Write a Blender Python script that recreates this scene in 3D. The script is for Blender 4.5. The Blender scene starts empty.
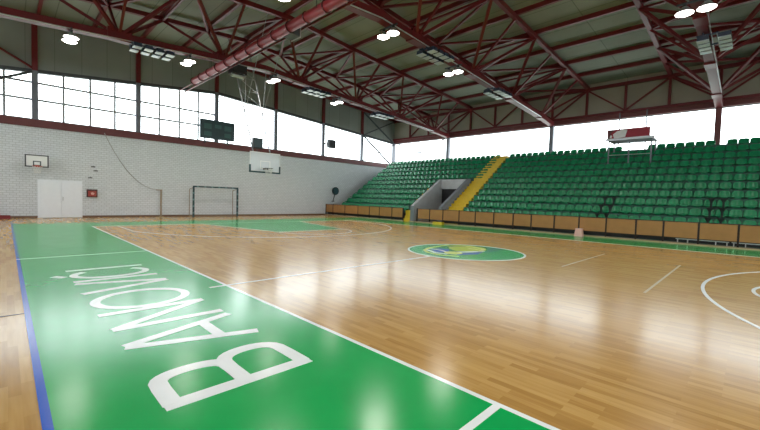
import bpy, math, random
from mathutils import Vector, Matrix
random.seed(7)
SC = bpy.context.scene
COL = SC.collection

# ------------------------------------------------------------------ materials
def nodemat(name):
    m = bpy.data.materials.new(name); m.use_nodes = True
    nt = m.node_tree; b = nt.nodes['Principled BSDF']
    return m, nt, b
def mat(name, rgb, rough=0.5, metal=0.0, var=0.06, scale=6.0, coat=0.0, spec=0.5, bump=0.0):
    m, nt, b = nodemat(name)
    tc = nt.nodes.new('ShaderNodeTexCoord')
    nz = nt.nodes.new('ShaderNodeTexNoise'); nz.inputs['Scale'].default_value = scale
    nz.inputs['Detail'].default_value = 4
    nt.links.new(tc.outputs['Object'], nz.inputs['Vector'])
    mr = nt.nodes.new('ShaderNodeMapRange')
    mr.inputs['To Min'].default_value = 1-var*2; mr.inputs['To Max'].default_value = 1+var*2
    nt.links.new(nz.outputs['Fac'], mr.inputs['Value'])
    mx = nt.nodes.new('ShaderNodeVectorMath'); mx.operation = 'SCALE'
    mx.inputs[0].default_value = rgb
    nt.links.new(mr.outputs['Result'], mx.inputs['Scale'])
    nt.links.new(mx.outputs['Vector'], b.inputs['Base Color'])
    b.inputs['Roughness'].default_value = rough; b.inputs['Metallic'].default_value = metal
    b.inputs['Coat Weight'].default_value = coat
    b.inputs['Specular IOR Level'].default_value = spec
    if bump:
        bp = nt.nodes.new('ShaderNodeBump'); bp.inputs['Strength'].default_value = bump
        bp.inputs['Distance'].default_value = 0.02
        nt.links.new(nz.outputs['Fac'], bp.inputs['Height'])
        nt.links.new(bp.outputs['Normal'], b.inputs['Normal'])
    return m
def emit(name, rgb, s):
    m = bpy.data.materials.new(name); m.use_nodes = True
    nt = m.node_tree; nt.nodes.clear()
    o = nt.nodes.new('ShaderNodeOutputMaterial'); e = nt.nodes.new('ShaderNodeEmission')
    e.inputs['Color'].default_value = (*rgb, 1); e.inputs['Strength'].default_value = s
    nt.links.new(e.outputs[0], o.inputs['Surface']); return m

FLOOR_ROUGH = 0.185; MATT = 0.12
def floor_gloss(nt, b, rough=FLOOR_ROUGH):
    """varnish: a soft wide gloss with slight unevenness"""
    tc = nt.nodes.new('ShaderNodeTexCoord')
    nz = nt.nodes.new('ShaderNodeTexNoise'); nz.inputs['Scale'].default_value = 1.6; nz.inputs['Detail'].default_value = 3
    nt.links.new(tc.outputs['Object'], nz.inputs['Vector'])
    mr = nt.nodes.new('ShaderNodeMapRange')
    mr.inputs['To Min'].default_value = rough-0.02; mr.inputs['To Max'].default_value = rough+0.03
    nt.links.new(nz.outputs['Fac'], mr.inputs['Value'])
    nt.links.new(mr.outputs['Result'], b.inputs['Roughness'])
    b.inputs['IOR'].default_value = 1.56
    wv = nt.nodes.new('ShaderNodeTexNoise'); wv.inputs['Scale'].default_value = 9.0; wv.inputs['Detail'].default_value = 3
    nt.links.new(tc.outputs['Object'], wv.inputs['Vector'])
    bp = nt.nodes.new('ShaderNodeBump'); bp.inputs['Strength'].default_value = 1.0; bp.inputs['Distance'].default_value = 0.0004
    nt.links.new(wv.outputs['Fac'], bp.inputs['Height']); nt.links.new(bp.outputs['Normal'], b.inputs['Normal'])
    # satin varnish: a good part of the surface is worn matt
    df = nt.nodes.new('ShaderNodeBsdfDiffuse'); mxs = nt.nodes.new('ShaderNodeMixShader')
    mxs.inputs['Fac'].default_value = MATT
    src = b.inputs['Base Color'].links[0].from_socket
    nt.links.new(src, df.inputs['Color'])
    out = [n for n in nt.nodes if n.type == 'OUTPUT_MATERIAL'][0]
    nt.links.new(b.outputs[0], mxs.inputs[1]); nt.links.new(df.outputs[0], mxs.inputs[2])
    nt.links.new(mxs.outputs[0], out.inputs['Surface'])
def parquet():
    m, nt, b = nodemat('oak parquet')
    tc = nt.nodes.new('ShaderNodeTexCoord')
    mp = nt.nodes.new('ShaderNodeMapping'); mp.inputs['Rotation'].default_value = (0, 0, math.pi/2)
    nt.links.new(tc.outputs['Object'], mp.inputs['Vector'])
    br = nt.nodes.new('ShaderNodeTexBrick')
    br.inputs['Scale'].default_value = 1.0
    br.inputs['Brick Width'].default_value = 0.62; br.inputs['Row Height'].default_value = 0.072
    br.inputs['Mortar Size'].default_value = 0.0008; br.inputs['Mortar Smooth'].default_value = 0.3
    br.offset = 0.37; br.offset_frequency = 2
    br.inputs['Color1'].default_value = (0.0, 0.0, 0.0, 1); br.inputs['Color2'].default_value = (1, 1, 1, 1)
    br.inputs['Mortar'].default_value = (0.35, 0.35, 0.35, 1); br.inputs['Bias'].default_value = 0.0
    nt.links.new(mp.outputs['Vector'], br.inputs['Vector'])
    gz = nt.nodes.new('ShaderNodeTexNoise'); gz.inputs['Scale'].default_value = 3.0; gz.inputs['Detail'].default_value = 5
    mp2 = nt.nodes.new('ShaderNodeMapping'); mp2.inputs['Scale'].default_value = (9, 0.7, 1)
    nt.links.new(tc.outputs['Object'], mp2.inputs['Vector']); nt.links.new(mp2.outputs['Vector'], gz.inputs['Vector'])
    ad = nt.nodes.new('ShaderNodeMath'); ad.operation = 'MULTIPLY_ADD'
    nt.links.new(gz.outputs['Fac'], ad.inputs[0]); ad.inputs[1].default_value = 0.7
    sc = nt.nodes.new('ShaderNodeMath'); sc.operation = 'MULTIPLY'; sc.inputs[1].default_value = 0.5
    nt.links.new(br.outputs['Color'], sc.inputs[0]); nt.links.new(sc.outputs[0], ad.inputs[2])
    cr = nt.nodes.new('ShaderNodeValToRGB')
    e = cr.color_ramp.elements
    e[0].position = 0.15; e[0].color = (0.33, 0.168, 0.038, 1)
    e[1].position = 0.95; e[1].color = (0.56, 0.345, 0.110, 1)
    k = cr.color_ramp.elements.new(0.55); k.color = (0.455, 0.255, 0.070, 1)
    nt.links.new(ad.outputs[0], cr.inputs['Fac'])
    nt.links.new(cr.outputs['Color'], b.inputs['Base Color'])
    floor_gloss(nt, b)
    return m
def paint(name, rgb, rough=FLOOR_ROUGH):
    m, nt, b = nodemat(name)
    tc = nt.nodes.new('ShaderNodeTexCoord')
    nz = nt.nodes.new('ShaderNodeTexNoise'); nz.inputs['Scale'].default_value = 2.5; nz.inputs['Detail'].default_value = 4
    nt.links.new(tc.outputs['Object'], nz.inputs['Vector'])
    mr = nt.nodes.new('ShaderNodeMapRange'); mr.inputs['To Min'].default_value = 0.9; mr.inputs['To Max'].default_value = 1.1
    nt.links.new(nz.outputs['Fac'], mr.inputs['Value'])
    mx = nt.nodes.new('ShaderNodeVectorMath'); mx.operation = 'SCALE'; mx.inputs[0].default_value = rgb
    nt.links.new(mr.outputs['Result'], mx.inputs['Scale']); nt.links.new(mx.outputs['Vector'], b.inputs['Base Color'])
    floor_gloss(nt, b, rough); return m
def brickmat():
    m, nt, b = nodemat('white painted brick')
    tc = nt.nodes.new('ShaderNodeTexCoord')
    mp = nt.nodes.new('ShaderNodeMapping'); mp.inputs['Rotation'].default_value = (math.pi/2, 0, 0)
    nt.links.new(tc.outputs['Object'], mp.inputs['Vector'])
    br = nt.nodes.new('ShaderNodeTexBrick'); br.inputs['Scale'].default_value = 1.0
    br.inputs['Brick Width'].default_value = 0.25; br.inputs['Row Height'].default_value = 0.12
    br.inputs['Mortar Size'].default_value = 0.011; br.inputs['Mortar Smooth'].default_value = 0.2
    br.inputs['Color1'].default_value = (0.66, 0.69, 0.72, 1); br.inputs['Color2'].default_value = (0.72, 0.75, 0.78, 1)
    br.inputs['Mortar'].default_value = (0.50, 0.515, 0.53, 1)
    nt.links.new(mp.outputs['Vector'], br.inputs['Vector'])
    nt.links.new(br.outputs['Color'], b.inputs['Base Color'])
    bp = nt.nodes.new('ShaderNodeBump'); bp.inputs['Strength'].default_value = 0.5; bp.inputs['Distance'].default_value = 0.01
    bp.invert = True
    nt.links.new(br.outputs['Fac'], bp.inputs['Height']); nt.links.new(bp.outputs['Normal'], b.inputs['Normal'])
    b.inputs['Roughness'].default_value = 0.6
    return m
def panelmat(name, rgb, axis_scale, seam=0.012):
    """sheet cladding with seams every metre or so"""
    m, nt, b = nodemat(name)
    tc = nt.nodes.new('ShaderNodeTexCoord')
    mp = nt.nodes.new('ShaderNodeMapping'); mp.inputs['Scale'].default_value = axis_scale
    nt.links.new(tc.outputs['Object'], mp.inputs['Vector'])
    br = nt.nodes.new('ShaderNodeTexBrick'); br.inputs['Scale'].default_value = 1.0
    br.offset = 0.0
    br.inputs['Brick Width'].default_value = 1.17; br.inputs['Row Height'].default_value = 40.0
    br.inputs['Mortar Size'].default_value = seam
    c = rgb
    br.inputs['Color1'].default_value = (c[0]*.93, c[1]*.93, c[2]*.93, 1); br.inputs['Color2'].default_value = (c[0]*1.06, c[1]*1.06, c[2]*1.06, 1)
    br.inputs['Mortar'].default_value = (c[0]*.55, c[1]*.55, c[2]*.55, 1)
    nt.links.new(mp.outputs['Vector'], br.inputs['Vector'])
    nz = nt.nodes.new('ShaderNodeTexNoise'); nz.inputs['Scale'].default_value = 0.8
    nt.links.new(tc.outputs['Object'], nz.inputs['Vector'])
    mr = nt.nodes.new('ShaderNodeMapRange'); mr.inputs['To Min'].default_value = .85; mr.inputs['To Max'].default_value = 1.12
    nt.links.new(nz.outputs['Fac'], mr.inputs['Value'])
    mx = nt.nodes.new('ShaderNodeVectorMath'); mx.operation = 'SCALE'
    nt.links.new(br.outputs['Color'], mx.inputs[0]); nt.links.new(mr.outputs['Result'], mx.inputs['Scale'])
    nt.links.new(mx.outputs['Vector'], b.inputs['Base Color'])
    b.inputs['Roughness'].default_value = 0.75
    return m
def glassmat():
    m = bpy.data.materials.new('window glass'); m.use_nodes = True
    nt = m.node_tree; nt.nodes.clear()
    o = nt.nodes.new('ShaderNodeOutputMaterial'); t = nt.nodes.new('ShaderNodeBsdfTransparent')
    g = nt.nodes.new('ShaderNodeBsdfGlossy'); g.inputs['Roughness'].default_value = 0.03
    x = nt.nodes.new('ShaderNodeMixShader'); x.inputs['Fac'].default_value = 0.06
    t.inputs['Color'].default_value = (0.97, 0.99, 0.99, 1)
    nt.links.new(t.outputs[0], x.inputs[1]); nt.links.new(g.outputs[0], x.inputs[2])
    nt.links.new(x.outputs[0], o.inputs['Surface']); return m

M = dict(
    parquet=parquet(), green=paint('green court paint', (0.0005, 0.37, 0.08)), white=paint('white court paint', (0.84, 0.87, 0.88)),
    blue=paint('blue court paint', (0.0, 0.085, 0.52)), lime=paint('lime court paint', (0.42, 0.56, 0.06)),
    cream=paint('cream court paint', (0.74, 0.72, 0.22)), navy=paint('blue emblem paint', (0.07, 0.14, 0.50)),
    teal=paint('dark teal emblem paint', (0.02, 0.17, 0.18)), worn=paint('worn pale court paint', (0.66, 0.56, 0.40)), seam=paint('dark floor seam', (0.03, 0.03, 0.035)),
    brick=brickmat(), clad=panelmat('grey olive cladding', (0.27, 0.285, 0.27), (1, 1, 1)),
    cladr=panelmat('grey olive edge cladding', (0.36, 0.34, 0.28), (1, 1, 1)),
    roof=panelmat('roof deck panels', (0.25, 0.26, 0.215), (1, 1, 1), 0.02),
    red=mat('oxide red steel', (0.135, 0.008, 0.011), 0.42, 0, 0.1, 2),
    redbeam=mat('dark red wall beam', (0.135, 0.030, 0.030), 0.55, 0, 0.12, 2),
    greycol=mat('grey painted steel', (0.16, 0.165, 0.20), 0.45), dark=mat('dark grey steel', (0.06, 0.065, 0.075), 0.5),
    muntin=mat('grey window bar', (0.30, 0.32, 0.34), 0.5), glass=glassmat(),
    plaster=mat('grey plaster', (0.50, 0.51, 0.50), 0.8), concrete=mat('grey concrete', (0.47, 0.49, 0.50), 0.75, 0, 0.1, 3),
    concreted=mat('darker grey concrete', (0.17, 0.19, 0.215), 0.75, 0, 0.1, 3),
    tier=mat('green grey terrace concrete', (0.020, 0.095, 0.062), 0.7, 0, 0.12, 2),
    seat=mat('green moulded plastic', (0.006, 0.205, 0.078), 0.27, 0, 0.06, 9),
    yellow=mat('yellow step paint', (0.62, 0.43, 0.015), 0.55, 0, 0.1, 5),
    wood=mat('orange brown plywood', (0.37, 0.175, 0.045), 0.45, 0, 0.12, 2.5), post=mat('dark brown steel post', (0.022, 0.011, 0.009), 0.7),
    black=mat('matt black', (0.012, 0.012, 0.014), 0.6), deskgreen=mat('dark green desk laminate', (0.003, 0.016, 0.012), 0.8),
    doorw=mat('white painted door', (0.84, 0.87, 0.92), 0.4, 0, 0.02), bwhite=mat('white backboard', (0.80, 0.81, 0.80), 0.35, 0, 0.02),
    glassb=mat('milky acrylic backboard', (0.62, 0.66, 0.70), 0.15, 0, 0.04, 3), palet=mat('pale teal paint', (0.13, 0.24, 0.25), 0.4), teald=mat('dark teal paint', (0.012, 0.05, 0.062), 0.4),
    rim=mat('orange red rim', (0.50, 0.10, 0.07), 0.4), net=mat('white net cord', (0.75, 0.75, 0.74), 0.7),
    steel=mat('bright steel tube', (0.52, 0.53, 0.55), 0.3, 0.6), whitep=mat('white painted steel', (0.72, 0.72, 0.73), 0.35),
    firered=mat('red cabinet', (0.34, 0.035, 0.02), 0.4), firedark=mat('dark cabinet frame', (0.06, 0.018, 0.014), 0.5),
    duct=mat('red duct sleeve', (0.26, 0.014, 0.022), 0.45, 0, 0.1, 2), ductring=mat('dark duct ring', (0.06, 0.01, 0.012), 0.5),
    lens=mat('pale blue lamp glass', (0.50, 0.58, 0.68), 0.15, 0, 0.05), lampbody=mat('dark blue lamp housing', (0.02, 0.03, 0.06), 0.4),
    lamp=emit('lit lamp', (1.0, 0.97, 0.9), 12.0), screen=mat('dark scoreboard face', (0.012, 0.04, 0.045), 0.3),
    screen2=mat('dim scoreboard segment', (0.03, 0.10, 0.09), 0.3), pink=mat('pale pink plastic', (0.72, 0.42, 0.36), 0.5),
    bannerred=mat('crimson banner', (0.30, 0.012, 0.03), 0.5), bannerw=mat('white banner print', (0.75, 0.74, 0.74), 0.5),
    bannerd=mat('dark banner print', (0.12, 0.03, 0.035), 0.5), mat_red=mat('dark red gym mat', (0.20, 0.012, 0.02), 0.5),
    cable=mat('pale grey cord', (0.36, 0.35, 0.33), 0.7), rustpost=mat('brown wooden post', (0.30, 0.22, 0.15), 0.6), base=mat('brown skirting', (0.16, 0.085, 0.05), 0.5),
    trimw=mat('pale floor kerb', (0.40, 0.28, 0.17), 0.35),
)

# ------------------------------------------------------------------ mesh builder
class MB:
    def __init__(s): s.v = []; s.f = []
    def add(s, vs, fs):
        n = len(s.v); s.v += [tuple(v) for v in vs]; s.f += [tuple(i+n for i in f) for f in fs]; return s
    def box(s, x0, x1, y0, y1, z0, z1):
        x0, x1 = min(x0, x1), max(x0, x1); y0, y1 = min(y0, y1), max(y0, y1); z0, z1 = min(z0, z1), max(z0, z1)
        return s.add([(x0,y0,z0),(x1,y0,z0),(x1,y1,z0),(x0,y1,z0),(x0,y0,z1),(x1,y0,z1),(x1,y1,z1),(x0,y1,z1)],
              [(0,3,2,1),(4,5,6,7),(0,1,5,4),(1,2,6,5),(2,3,7,6),(3,0,4,7)])
    def bar(s, a, b, w, h, up=(0,0,1)):
        a, b = Vector(a), Vector(b); d = (b-a).normalized(); u = Vector(up)
        if abs(d.dot(u)) > 0.98: u = Vector((0,1,0))
        r = d.cross(u).normalized()*w/2; t = r.cross(d).normalized()*h/2
        vs = [a-r-t, a+r-t, a+r+t, a-r+t, b-r-t, b+r-t, b+r+t, b-r+t]
        return s.add(vs, [(0,3,2,1)[::-1],(4,5,6,7)[::-1],(0,1,5,4)[::-1],(1,2,6,5)[::-1],(2,3,7,6)[::-1],(3,0,4,7)[::-1]])
    def tube(s, a, b, r, n=8, r2=None):
        a, b = Vector(a), Vector(b); d = (b-a).normalized(); u = Vector((0,0,1)) if abs(d.z) < .95 else Vector((1,0,0))
        x = d.cross(u).normalized(); y = d.cross(x).normalized(); r2 = r if r2 is None else r2
        vs = []
        for p, q in ((a, r), (b, r2)):
            vs += [p + x*q*math.cos(2*math.pi*i/n) + y*q*math.sin(2*math.pi*i/n) for i in range(n)]
        fs = [(i, (i+1)%n, n+(i+1)%n, n+i) for i in range(n)] + [tuple(range(n))[::-1], tuple(range(n, 2*n))]
        return s.add(vs, fs)
    def path(s, pts, r, n=6):
        for a, b in zip(pts[:-1], pts[1:]): s.tube(a, b, r, n)
        return s
    def torus(s, c, R, r, axis='z', N=24, n=6):
        vs = []; fs = []
        for i in range(N):
            t = 2*math.pi*i/N
            for j in range(n):
                p = 2*math.pi*j/n; q = R + r*math.cos(p); h = r*math.sin(p)
                v = {'z': (q*math.cos(t), q*math.sin(t), h), 'y': (q*math.cos(t), h, q*math.sin(t)), 'x': (h, q*math.cos(t), q*math.sin(t))}[axis]
                vs.append((c[0]+v[0], c[1]+v[1], c[2]+v[2]))
        for i in range(N):
            for j in range(n): fs.append((i*n+j, ((i+1)%N)*n+j, ((i+1)%N)*n+(j+1)%n, i*n+(j+1)%n))
        return s.add(vs, fs)
    def prism(s, poly, z0, z1):          # outline in XY, any simple polygon
        n = len(poly)
        vs = [(x, y, z0) for x, y in poly] + [(x, y, z1) for x, y in poly]
        return s.add(vs, [tuple(range(n))[::-1], tuple(range(n, 2*n))] + [(i, (i+1)%n, n+(i+1)%n, n+i) for i in range(n)])
    def prismxz(s, poly, y0, y1):        # outline in XZ extruded along Y
        n = len(poly)
        vs = [(x, y0, z) for x, z in poly] + [(x, y1, z) for x, z in poly]
        return s.add(vs, [tuple(range(n)), tuple(range(n, 2*n))[::-1]] + [(i, n+i, n+(i+1)%n, (i+1)%n) for i in range(n)])
    def ribbon(s, pts, w, z0, z1, closed=False):   # a painted line of constant width through XY points
        P = [Vector((x, y, 0)) for x, y in pts]; n = len(P); L = []; R = []
        for i in range(n):
            if closed: a, b = P[i-1], P[(i+1) % n]
            else: a, b = P[max(0, i-1)], P[min(n-1, i+1)]
            d0 = (P[i]-a).normalized() if (P[i]-a).length > 1e-9 else (b-P[i]).normalized()
            d1 = (b-P[i]).normalized() if (b-P[i]).length > 1e-9 else d0
            n0 = Vector((-d0.y, d0.x, 0)); n1 = Vector((-d1.y, d1.x, 0)); m = (n0+n1)
            m = m.normalized() if m.length > 1e-6 else n0
            k = min(1.15, 1/max(0.3, m.dot(n0)))
            L.append(P[i]+m*w/2*k); R.append(P[i]-m*w/2*k)
        m_ = n if closed else n-1
        for i in range(m_):
            j = (i+1) % n
            q = [L[i], R[i], R[j], L[j]]
            s.add([(p.x, p.y, z0) for p in q]+[(p.x, p.y, z1) for p in q], [(3,2,1,0),(4,5,6,7),(0,1,5,4),(1,2,6,5),(2,3,7,6),(3,0,4,7)])
        return s
    def build(s, name, m, parent=None, smooth=False, label=None, origin=None):
        o_ = Vector(origin) if origin is not None else (Vector(parent.get('_o', (0,0,0))) if parent else Vector((0,0,0)))
        me = bpy.data.meshes.new(name); me.from_pydata([tuple(Vector(v)-o_) for v in s.v], [], s.f); me.update()
        me.materials.append(m)
        if smooth:
            for p in me.polygons: p.use_smooth = True
        o = bpy.data.objects.new(name, me); COL.objects.link(o)
        if parent:
            o.parent = parent; o['_o'] = tuple(o_)
        else:
            o.location = o_; o['_o'] = tuple(o_)
        if label: o['label'] = label
        return o

def tag(o, label, cat, group=None, kind=None):
    o['label'] = label; o['category'] = cat
    if group: o['group'] = group
    if kind: o['kind'] = kind
    return o
def thing(name, label, cat, loc=(0,0,0), group=None, kind=None):
    o = bpy.data.objects.new(name, None); COL.objects.link(o); o.location = loc; o['_o'] = tuple(loc)
    o.empty_display_size = 0.2
    return tag(o, label, cat, group, kind)
def struct(name, mb, m, label=None, cat=None):
    o = mb.build(name, m); o['kind'] = 'structure'
    if label: o['label'] = label
    if cat: o['category'] = cat
    return o
def circle(cx, cy, r, n=64, a0=0, a1=2*math.pi):
    full = abs(a1-a0-2*math.pi) < 1e-6
    return [(cx+r*math.cos(a0+(a1-a0)*i/(n if full else n-1)), cy+r*math.sin(a0+(a1-a0)*i/(n if full else n-1))) for i in range(n)]
def copy_tree(src, loc):
    r = src.copy(); COL.objects.link(r); r.location = loc
    for ch in src.children:
        c = ch.copy(); COL.objects.link(c); c.parent = r
        for g in ch.children:
            d = g.copy(); COL.objects.link(d); d.parent = c
    return r

# ------------------------------------------------------------------ dimensions
WY = 21.09            # inner face of the end wall on the left of the photo
RX = 19.2             # inner face of the long wall behind the stand
LX = -18.2            # long wall out of the picture
BY = -21.09           # end wall behind the camera
RIDGE = 0.5
def roofz(x): return 11.1 - 0.067*abs(x-RIDGE)          # top chord axis
def wintop(x): return 8.68 - (0.0667*(x-RIDGE) if x > RIDGE else 0.1*(RIDGE-x))

# ------------------------------------------------------------------ floor and its markings
floor = MB().box(LX-.3, RX+.3, BY-.3, WY+.3, -0.25, 0).build('floor', M['parquet']); floor['kind'] = 'structure'
floor['label'] = 'honey coloured oak parquet floor of the sports hall'; floor['category'] = 'floor'
Z1, Z2, Z3, Z4 = 0.002, 0.004, 0.006, 0.008
g = MB()
g.box(-9.945, -7.5, -16.4, 16.4, 0, Z1); g.box(7.5, 10.3, -16.4, 16.4, 0, Z1)
g.box(-7.5, 7.5, 14.0, 16.4, 0, Z1); g.box(-7.5, 7.5, -16.4, -14.0, 0, Z1)
g.build('painted_surround', M['green'], floor, label='green painted surround of the court')
for s in (1, -1):
    k = MB().prism([(-3.0, 14*s), (3.0, 14*s), (1.8, 8.2*s), (-1.8, 8.2*s)][::(-1 if s > 0 else 1)], 0, Z1)
    if s > 0: k.build('painted_key', M['green'], floor, label='green painted free throw lane')
MB().box(-10.0, -9.945, -18.5, 18.0, 0, Z2).build('blue_line', M['blue'], floor, label='blue line along the green strip')
LW = 0.055
LZ = [0.0042]
def line(pts, w=LW, closed=False, name='court_line'):
    LZ[0] += .00025
    MB().ribbon(pts, w, 0, LZ[0], closed).build(name, M['white'], floor)
line([(-7.5, -14), (7.5, -14), (7.5, 14), (-7.5, 14)], 0.06, True, 'boundary_line')
line([(-7.78, 0), (-1.83, 0)], LW, False, 'halfway_line')
for s in (1, -1):
    line([(-10, 5.0*s), (-7.5, 5.0*s)], 0.06, False, 'bench_area_line')
    by = 14-1.575
    a = math.acos(6.6/6.75)
    arc = circle(0, by*s, 6.75, 60, (math.pi+a) if s > 0 else a, (2*math.pi-a) if s > 0 else (math.pi-a))
    line([(arc[0][0], 14*s)] + arc + [(arc[-1][0], 14*s)], 0.055, False, 'three_point_line')
    line([(-3.0, 14*s), (-1.8, 8.2*s), (1.8, 8.2*s), (3.0, 14*s)], LW, False, 'lane_line')
    line(circle(0, 8.2*s, 1.8, 40, math.pi if s > 0 else 0, 2*math.pi if s > 0 else math.pi), LW, False, 'free_throw_arc')
MB().ribbon([(-2.0, -5.0), (2.78, -5.0)], .04, 0, Z2).build('cross_line', M['worn'], floor); MB().ribbon([(-.3, -3.0), (3.5, -3.0)], .035, 0, Z2).build('cross_line', M['worn'], floor)
MB().box(LX, -10.0, 0.02, 0.045, 0, Z2).build('floor_seam', M['seam'], floor, label='dark seam in the parquet')
# centre circle and its emblem
em = MB().prism(circle(0, 0, 1.74, 72), 0, Z1).build('centre_disc', M['green'], floor, label='green disc in the centre circle')
line(circle(0, 0, 1.76, 72), 0.06, True, 'centre_circle')
def emb(pts, name, m, z): MB().prism(pts, 0, z).build(name, M[m], em)
def emr(pts, w_, name, m, z): MB().ribbon(pts, w_, 0, z).build(name, M[m], em)
emb([(0.65, 1.13), (1.11, 1.1), (1.45, 0.7), (1.33, 0.08), (0.97, -0.26), (0.29, -0.36), (0.0, -0.04), (-0.18, 0.21), (0.06, 0.6)][::-1], 'emblem_field', 'lime', Z2)
emb([(-0.59, 0.87), (-0.11, 0.87), (-0.03, 0.57), (-0.59, 0.21), (-0.91, 0.3), (-0.89, 0.53)][::-1], 'emblem_flag', 'navy', Z2)
emb([(-0.57, -0.05), (-0.15, -0.28), (0.33, -0.44), (-0.23, -0.59), (-0.66, -0.45), (-0.85, -0.27)][::-1], 'emblem_stripe', 'navy', Z2)
emb([(1.01, -0.09), (1.5, -0.10), (1.66, -0.45), (0.95, -0.59), (0.32, -0.59), (0.36, -0.46), (0.85, -0.38)][::-1], 'emblem_wing', 'teal', Z2)
emr([(-0.47, 0.06), (0.03, -0.17), (0.57, -0.34)], .13, 'emblem_white_stripe', 'white', Z3)
emr([(-0.76, 0.9), (-1.06, 0.37), (-1.03, -0.04)], .11, 'emblem_white_stripe', 'white', Z3)
emr([(-0.44, 1.03), (-0.47, 0.58), (-0.71, 0.14)], .09, 'emblem_white_stripe', 'white', Z3)
emr([(1.08, 0.8), (1.19, 0.39), (1.01, -0.09), (0.34, -0.3)], .13, 'emblem_streak', 'cream', Z3)
emr([(0.7, 0.3), (0.76, -0.02)], .12, 'emblem_streak', 'cream', Z3)
emr([(0.34, 0.95), (0.86, 0.93), (1.06, 0.62)], .08, 'emblem_arc', 'teal', Z3)
emr([(-1.1, -0.5), (-1.33, -.05), (-1.23, 0.5), (-0.91, 0.89), (-0.32, 1.16), (0.34, 1.24), (0.95, 1.28)], .10, 'emblem_outline', 'cream', Z3)
emb(circle(-.64, .0, .27, 24), 'emblem_ball', 'cream', Z4)
# lettering: letters run away from the viewer, tops towards the blue line
XB, XT = -8.12, -9.36
ST = 0.118
def U(y, h): return (XB + (XT-XB)*h, y)           # h 0 = foot of the letter, 1 = top
def letter(name, strokes, closed=()):
    mb = MB()
    for i, st in enumerate(strokes): mb.ribbon(st, .135 if name == 'letter_b' else ST, 0, Z3+0.0004*i, i in closed)
    mb.build(name, M['white'], floor, label='white floor letter ' + name.split('_')[1].upper())
e = ST/2/1.24
def bowl(y0, y1, h0, h1, n=14):
    r = []
    for i in range(n+1):
        t = -math.pi/2 + math.pi*i/n
        r.append(U(y0+(y1-y0)*max(0, math.cos(t))**0.48, (h0+h1)/2+(h1-h0)/2*math.sin(t)))
    return r
letter('letter_b', [[U(-3.37, 0), U(-3.37, 1)],
    [U(-3.37, e)] + bowl(-3.08, -2.74, e, .50) + [U(-3.37, .50)],
    [U(-3.37, .50)] + bowl(-3.08, -2.83, .50, 1-e) + [U(-3.37, 1-e)]])
letter('letter_a', [[U(-2.35, 0), U(-1.97, .975)], [U(-1.54, 0), U(-1.94, .975)], [U(-2.21, .30), U(-1.69, .30)]])
letter('letter_n', [[U(-1.34, 0), U(-1.34, .975)], [U(-1.33, .97), U(-.66, .03)], [U(-.65, 0), U(-.65, 1)]])
letter('letter_o', [[U(-.02+.50*math.cos(t*math.pi/18), .5+(.5-e)*math.sin(t*math.pi/18)) for t in range(36)]], (0,))
letter('letter_v', [[U(.69, 1), U(1.08, 0)], [U(1.12, 0), U(1.51, 1)]])
letter('letter_i', [[U(1.70, 0), U(1.70, 1)]])
letter('letter_c', [[U(2.28+.40*math.cos(t), .5+(.5-e)*math.sin(t)) for t in [0.75+ (2*math.pi-1.5)*i/26 for i in range(27)]],
    [U(2.22, 1.06), U(2.40, 1.17)]])
letter('letter_i', [[U(2.87, 0), U(2.87, 1)]])

# ------------------------------------------------------------------ end wall on the left: brick, beam, windows, cladding
COLX = [-18.2, -13.65, -9.0, -4.28, 0.5, 5.17, 9.85, 14.5, 19.2]
struct('wall_left', MB().box(LX-.3, RX+.3, WY, WY+.3, 0, 4.86), M['brick'], 'white painted brick end wall behind the goal', 'wall')
struct('trim_1', MB().box(LX-.3, RX, WY-.10, WY+.3, 4.86, 5.26), M['redbeam'], 'dark red beam along the top of the white brick wall', 'beam')
struct('baseboard_left', MB().box(LX, 10.3, WY-.03, WY, 0, 0.10), M['base'], 'brown skirting along the foot of the brick wall', 'skirting')
up = MB()
for i in range(8):
    x0, x1 = COLX[i], COLX[i+1]
    up.prismxz([(x0, wintop(x0)), (x1, wintop(x1)), (x1, roofz(x1)+.35), (x0, roofz(x0)+.35)], WY, WY+.2)
struct('wall_left_panel', up, M['clad'], 'grey olive cladding between the windows and the roof at the goal end', 'wall')
tb = MB()
for i in range(8):
    x0, x1 = COLX[i], COLX[i+1]
    tb.bar((x0, WY-.02, wintop(x0)+.08), (x1, WY-.02, wintop(x1)+.08), 0.16, 0.18)
struct('trim_2', tb, M['dark'], 'dark steel head rail over the end wall windows', 'rail')
for i in range(8):
    x0, x1 = COLX[i], COLX[i+1]
    w = MB(); a, b = x0+.02, x1-.02
    w.box(a, a+.06, WY+.02, WY+.10, 5.26, wintop(a)); w.box(b-.06, b, WY+.02, WY+.10, 5.26, wintop(b)); w.box(a, b, WY+.02, WY+.10, 5.26, 5.32)
    if x1 <= 0.6:
        for j in (1, 2, 3):
            xx = x0+(x1-x0)*j/4; w.box(xx-.05, xx+.05, WY+.02, WY+.09, 5.26, wintop(xx)+.03)
        for zz in (6.32, 7.22): w.box(a, b, WY+.03, WY+.08, zz-.055, zz+.055)
    fr = w.build('window_%d' % (i+1), M['muntin']); fr['kind'] = 'structure'
    fr['label'] = 'high white-lit window bay number %d from the left in the end wall' % (i+1); fr['category'] = 'window'
    MB().prismxz([(a, 5.28), (b, 5.28), (b, wintop(b)+.05), (a, wintop(a)+.05)], WY+.055, WY+.063).build('window_pane', M['glass'], fr)
for i, x in enumerate(COLX[1:-1]):
    c = MB().box(x-.13, x+.13, WY-.16, WY+.02, 5.26, wintop(x)+.1).build('column', M['greycol']); c['kind'] = 'structure'
    c['label'] = 'steel window column number %d from the left in the end wall' % (i+1); c['category'] = 'column'
    MB().box(x-.12, x+.12, WY-.15, WY+.02, wintop(x)+.1, roofz(x)+.2).build('column_head', M['red'], c, label='red upper length of the column')
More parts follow.
